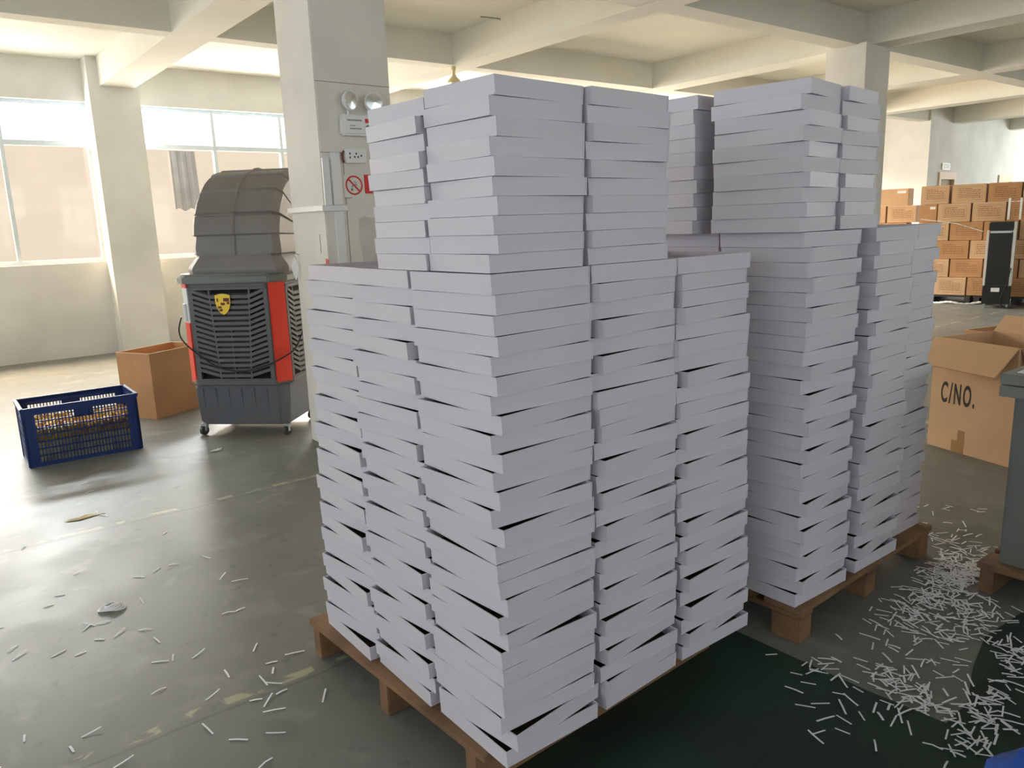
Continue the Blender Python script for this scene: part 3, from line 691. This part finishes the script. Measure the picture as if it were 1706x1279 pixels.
# ------------------------------------------------------------------ paper strips on the floor
def strip_mesh(L_, w2, lift=.0015, bend=0):
    mb = MB(); n = 4; v = []
    for i in range(n+1):
        x = -L_/2+L_*i/n; z = .0012+lift*(1-abs(2*i/n-1))+bend*(i/n)**2
        v.append([mb.bm.verts.new((x, sgn*w2, z+dz)) for sgn, dz in ((-1, 0), (1, 0), (1, .0008), (-1, .0008))])
    for a_, b_ in zip(v, v[1:]):
        for k in range(4): mb.face([a_[k], a_[(k+1) % 4], b_[(k+1) % 4], b_[k]])
    mb.face(v[0][::-1]); mb.face(v[-1]); return mb.mesh('paper_strip', 'paper')
SM = [strip_mesh(.060, .0030), strip_mesh(.052, .0026, .004), strip_mesh(.070, .0028, .002, .004), strip_mesh(.040, .0034), strip_mesh(.058, .0028, .001, .008)]
def inside(x, y, m=.0):
    # keep clear of the pallets and the machine pallet
    X = x*math.cos(DLT)+y*math.sin(DLT); Y = -x*math.sin(DLT)+y*math.cos(DLT)
    if 1.04 < X < 2.19 and 1.33 < Y < 2.47: return False
    if 2.33 < X < 3.50 and 1.23 < Y < 2.40: return False
    if x > 3.15 and y < 1.15: return False
    if (x-1.93)**2+(y-.33)**2 < .42**2: return False
    return True
def strip(x, y, z, a, i, lab, grp):
    o = bpy.data.objects.new('paper_strip', SM[i]); COL.objects.link(o); o.location = (x, y, z); o.rotation_euler = (0, 0, a); tag(o, lab, 'paper strip', grp); return o
rg = random.Random(31)
LL = 'thin white paper strip lying loose on the grey floor left of the nearer pallet'
LR = 'thin white paper strip among the litter right of the nearer pallet'
GLs, GRs = 'paper strips scattered on the left floor', 'paper strips littering the right floor'
left = [(-.1+rg.uniform(0, 1.1), 1.75+rg.uniform(0, 1.9)) for _ in range(62)]+[(rg.uniform(.0, 1.0), rg.uniform(3.6, 5.4)) for _ in range(14)]
left += [(.78, 2.42), (.80, 2.38), (.72, 2.33), (.83, 2.46), (.70, 2.55), (.75, 2.30), (.90, 2.20), (.55, 2.28), (.62, 2.45), (.35, 1.95), (.42, 1.9)]
nl = 0
for x, y in left:
    if inside(x, y): strip(x, y, .0003, rg.uniform(0, PI), rg.randrange(5), LL, GLs); nl += 1
clus = [(3.28, 1.20, .12, .035, 36), (3.38, 1.28, .12, .06, 24), (3.02, 1.20, .12, .07, 24), (2.72, 1.20, .16, .06, 16), (2.62, 1.02, .18, .08, 14), (2.36, 1.06, .07, .05, 12), (2.30, .92, .07, .05, 14), (2.36, .78, .06, .05, 14),
        (2.55, .78, .10, .05, 16), (2.80, .82, .10, .05, 20), (2.20, .74, .06, .05, 10), (2.95, 1.05, .14, .08, 20), (3.62, 1.42, .12, .08, 14), (2.23, 1.22, .06, .06, 9), (2.05, 1.0, .10, .12, 7), (3.9, 1.55, .2, .1, 5)]
tot = sum(c_[4] for c_ in clus); want = 300-nl; got = []
while len(got) < want:
    c_ = rg.choices(clus, [q[4] for q in clus])[0]; x, y = rg.gauss(c_[0], c_[2]), rg.gauss(c_[1], c_[3])
    if inside(x, y) and y < 1.8: got.append((x, y, .0028+rg.uniform(0, .006), rg.uniform(0, PI), rg.randrange(5)))
for q in got: strip(*q, LR, GRs)
mb = MB(); k = 0
while k < 620:
    c_ = rg.choices(clus, [q[4]*(3 if j in (0, 1, 2, 11) else 1) for j, q in enumerate(clus)])[0]; x, y = rg.gauss(c_[0], c_[2]*.9), rg.gauss(c_[1], c_[3]*.9)
    if not inside(x, y): continue
    k += 1; L_ = rg.uniform(.018, .032); z = .0030+rg.uniform(0, .010)
    mb.box(-L_, L_, -.0024, .0024, 0, .0007, Matrix.Translation((x, y, z)) @ Matrix.Rotation(rg.uniform(0, PI), 4, 'Z') @ Matrix.Rotation(rg.uniform(-.08, .08), 4, 'Y'))
tag(mb.build('paper_strip_litter', 'paper'), 'dense litter of white paper strips on the floor in front of the grey machine', 'paper strips', kind='stuff')

# small litter on the left floor
def crumple(name, m, x, y, sx, sy, sz, lab, cat, seed, n=60):
    rg = random.Random(seed); mb = MB()
    for _ in range(n):
        p = Vector((rg.gauss(0, .33)*sx, rg.gauss(0, .33)*sy, rg.uniform(0, 1)*sz)); mb.bm.verts.new((p.x, p.y, max(p.z, .0)+.002))
    r = bmesh.ops.convex_hull(mb.bm, input=mb.bm.verts[:]); bmesh.ops.delete(mb.bm, geom=[v for v in mb.bm.verts if not v.link_faces], context='VERTS')
    bmesh.ops.subdivide_edges(mb.bm, edges=mb.bm.edges[:], cuts=2, use_grid_fill=True)
    for v in mb.bm.verts: v.co.z = max(.001, v.co.z*(.6+.6*rg.random())); v.co.x *= 1+.12*rg.uniform(-1, 1); v.co.y *= 1+.12*rg.uniform(-1, 1)
    o = tag(mb.build(name, m), lab, cat); o.location = (x, y, 0); return o
mb = MB(); rg = random.Random(4)
for q in range(5):                                       # flat white plastic band crumpled into loops
    mb.tube([((.050-.006*q)*math.cos(a), (.022-.002*q)*math.sin(a)+.004*math.sin(3*a+q), .005+.004*q+.004*math.sin(2*a+q)) for a in [2*PI*i/24+.3*q for i in range(25)]], .0042, 5)
o = tag(mb.build('crumpled_plastic', 'paper'), 'crumpled loop of white plastic on the grey floor in front of the blue crate', 'scrap'); o.location = (.50, 3.35, 0); o.rotation_euler = (0, 0, -.3)
crumple('cardboard_scrap', 'litter_brown', .61, 4.62, .10, .035, .006, 'torn yellowish cardboard scrap on the floor below the blue crate', 'scrap', 9)
crumple('paper_scrap', 'paper', 1.59, 5.42, .06, .03, .012, 'small pale paper scrap on the floor in front of the air cooler', 'scrap', 12, 30)

# ------------------------------------------------------------------ wall of cartons at the far right
U = Vector((.2, -.98, 0)).normalized(); Nn = Vector((.98, .2, 0)).normalized(); PO = Vector((13.27, 5.50, 0)); AC = math.atan2(U.y, U.x)
CH = .288; CD = .34
def carton(s0, s1, row, depth, label, where='wall', text=True, bare=False, z0=.130, back=CD):
    w_ = s1-s0
    o = tag(empty('shipping_carton', PO+U*s0+Nn*depth+Vector((0, 0, z0+row*CH)), AC), label, 'carton', 'cartons in the far stack')
    MB().box(.003, w_-.003, 0, back, .0015, CH-.0025).build('carton_body', 'kraft_light' if (row*7+int(s0*50)) % 3 else 'kraft', o, bevel=.006)
    if text and w_ > .25:
        mb = MB(); rg = random.Random(int(s0*1000)+row)
        for i in range(6):
            a_, b_ = w_*.20, w_*(.84 if i else .6); x = a_
            while x < b_:
                l = rg.uniform(.012, .045); mb.box(x, min(x+l, b_), -.0012, .0, CH*.78-i*CH*.095-.009, CH*.78-i*CH*.095); x += l+.008
        mb.box(w_*.16, w_*.88, -.001, 0, CH*.86, CH*.868); mb.box(w_*.16, w_*.88, -.001, 0, CH*.16, CH*.168); mb.box(w_*.16, w_*.163, -.001, 0, CH*.16, CH*.868); mb.box(w_*.877, w_*.88, -.001, 0, CH*.16, CH*.868)
        mb.build('printed_text', 'print_brown', o)
    if bare:
        MB().box(w_*.6, w_*.9, -.0015, 0, CH*.72, CH*.86).build('label_sticker', 'paper', o)
    return o
RN = ['bottom row', 'second row up', 'third row up', 'fourth row up', 'second row from top', 'top row']
rows = {5: [(-.44, -.03, 0), (.0, .475, 0), (.50, .94, 1), (.95, 1.40, 0)], 4: [(-.45, -.19, 2), (-.18, .285, 0), (.30, .755, 0), (.77, 1.23, 0), (1.24, 1.70, 0)],
        3: [(-.45, .0, 0), (.01, .47, 0), (.48, .94, 0), (.95, 1.41, 0)], 2: [(-.64, -.17, 0), (-.16, .30, 0), (.31, .77, 0), (.78, 1.24, 0)],
        1: [(-.42, .04, 0), (.05, .51, 0), (.52, .98, 0), (.99, 1.45, 0)], 0: [(-.63, -.17, 0), (-.16, .30, 0), (.31, .77, 0), (.78, 1.24, 0)]}
POSN = ['leftmost', 'second from left', 'third from left', 'fourth from left', 'fifth from left']
for r, lst in rows.items():
    for k, (a_, b_, f_) in enumerate(lst):
        carton(a_, b_, r, (-.012 if (k+r) % 2 else .0), 'brown shipping carton, %s in the %s of far pile' % (POSN[k], RN[r]), bare=(f_ == 2), text=(f_ != 2))
# second pile behind, further left
for r in range(6):
    for k, (a_, b_) in enumerate(((-1.75, -1.28), (-1.26, -.80)) if r % 2 else ((-1.62, -1.15), (-1.13, -.66))):
        carton(a_, b_, r, .75, 'brown shipping carton, %s, %s, in pile behind the far pile' % (('left', 'right')[k], RN[r]), bare=(r == 5), text=(r != 5), z0=.130)
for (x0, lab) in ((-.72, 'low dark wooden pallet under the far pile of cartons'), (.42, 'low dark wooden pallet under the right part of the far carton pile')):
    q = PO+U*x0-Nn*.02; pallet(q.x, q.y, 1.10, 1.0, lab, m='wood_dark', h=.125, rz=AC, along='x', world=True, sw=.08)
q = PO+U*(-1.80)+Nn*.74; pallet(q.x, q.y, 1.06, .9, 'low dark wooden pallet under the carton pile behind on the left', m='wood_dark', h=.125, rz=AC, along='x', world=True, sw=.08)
# loose stretch film tail and wrap bands on the pile
mb = MB(); rg = random.Random(2)
pts = [PO+U*t_-Nn*(.10+.05*math.sin(t_*9))+Vector((0, 0, .02+.015*math.sin(t_*14))) for t_ in [i*.05-.35 for i in range(20)]]
mb.tube(smooth_path(pts, 3), [.010+.008*abs(math.sin(i*.7)) for i in range(len(smooth_path(pts, 3)))], 5)
tag(mb.build('film_tail', 'film', smooth=True), 'loose tail of stretch film lying on the floor before the far cartons', 'film')
def band(pp, lab): tag(MB().tube([PO+U*a_-Nn*.018+Vector((0, 0, z_)) for a_, z_ in pp], .006, 5).build('wrap_band', 'film'), lab, 'wrap')
band([(-.42, 1.34), (.1, 1.26), (.48, 1.13)], 'slanting pale wrap band across the middle of the far cartons')
mb = MB()
for a_ in (.78, .93, 1.10): mb.box(a_, a_+.03, -.018, -.014, 1.30, 1.62)
o = tag(mb.build('wrap_strips', 'film'), 'pale vertical film strips on the upper right of the far carton pile', 'wrap'); o.location = PO; o.rotation_euler = (0, 0, AC)

# ------------------------------------------------------------------ tall black and white air cooler in front of the cartons
kc = tag(empty('tower_cooler', (12.90, 4.80, 0), AC+.12), 'tall black and white portable air cooler in front of the cartons', 'air cooler')
MB().hexa([(.025, .02, .33), (.345, .02, .33), (.345, .38, .33), (.025, .38, .33), (.045, .03, 1.26), (.335, .03, 1.26), (.335, .37, 1.26), (.045, .37, 1.26)]).build('housing', 'cooler_white', kc, bevel=.01)
MB().box(0, .365, -.005, .40, .06, .335).build('water_tank', 'black', kc, bevel=.01)
MB().box(.030, .325, -.004, .02, .34, 1.12).build('front_panel', 'black', kc, bevel=.004)
MB().box(.020, .335, -.006, .39, 1.15, 1.275).build('control_head', 'black', kc, bevel=.012)
MB().box(.045, .305, -.010, -.004, 1.115, 1.14).build('silver_bar', 'steel', kc)
MB().box(-.004, .026, .0, .05, .335, 1.16).build('side_trim', 'cooler_white', kc, bevel=.004); MB().box(.328, .370, .0, .39, .335, 1.275).build('side_trim', 'cooler_white', kc, bevel=.006)
mb = MB(); mb.box(.3695, .3725, .06, .34, .65, 1.13, mi=0)
mb.mi = 1
for i in range(14): mb.box(.3725, .376, .06, .34, .665+i*.033, .678+i*.033)
mb.build('side_grille', ['void', 'cooler_white'], kc)
MB().box(.11, .22, -.008, -.005, .245, .305).build('label_sticker', 'paper', kc)
for x, y in ((.03, .03), (.33, .03), (.03, .36), (.33, .36)): MB().box(x-.012, x+.012, y-.015, y+.015, 0, .06).build('caster', 'steel', kc)
MB().tube(smooth_path([(.34, -.01, .60), (.30, -.03, .35), (.24, -.03, .12), (.30, -.05, .02), (.45, -.05, .012)]), .007, 6).build('power_cord', 'black', kc)

# grey sheet hanging against the frosted lower pane of the second window
mb = MB(); n = 12; v = []
for i in range(n+1):
    x = 3.15+.33*i/n; y = 11.262+.006*math.sin(i*1.7)
    v.append([mb.bm.verts.new(p) for p in ((x-.0, y, 2.60), (x+.02*(i/n), y, 1.83+.02*math.sin(i*1.1)), (x+.02*(i/n), y+.003, 1.83+.02*math.sin(i*1.1)), (x, y+.003, 2.60))])
for a_, b_ in zip(v, v[1:]):
    for k in range(4): mb.face([a_[k], a_[(k+1) % 4], b_[(k+1) % 4], b_[k]])
mb.face(v[0][::-1]); mb.face(v[-1])
tag(mb.build('window_sheet', 'curtain_grey'), 'narrow grey sheet hanging against the window pane behind the big cooler', 'curtain')
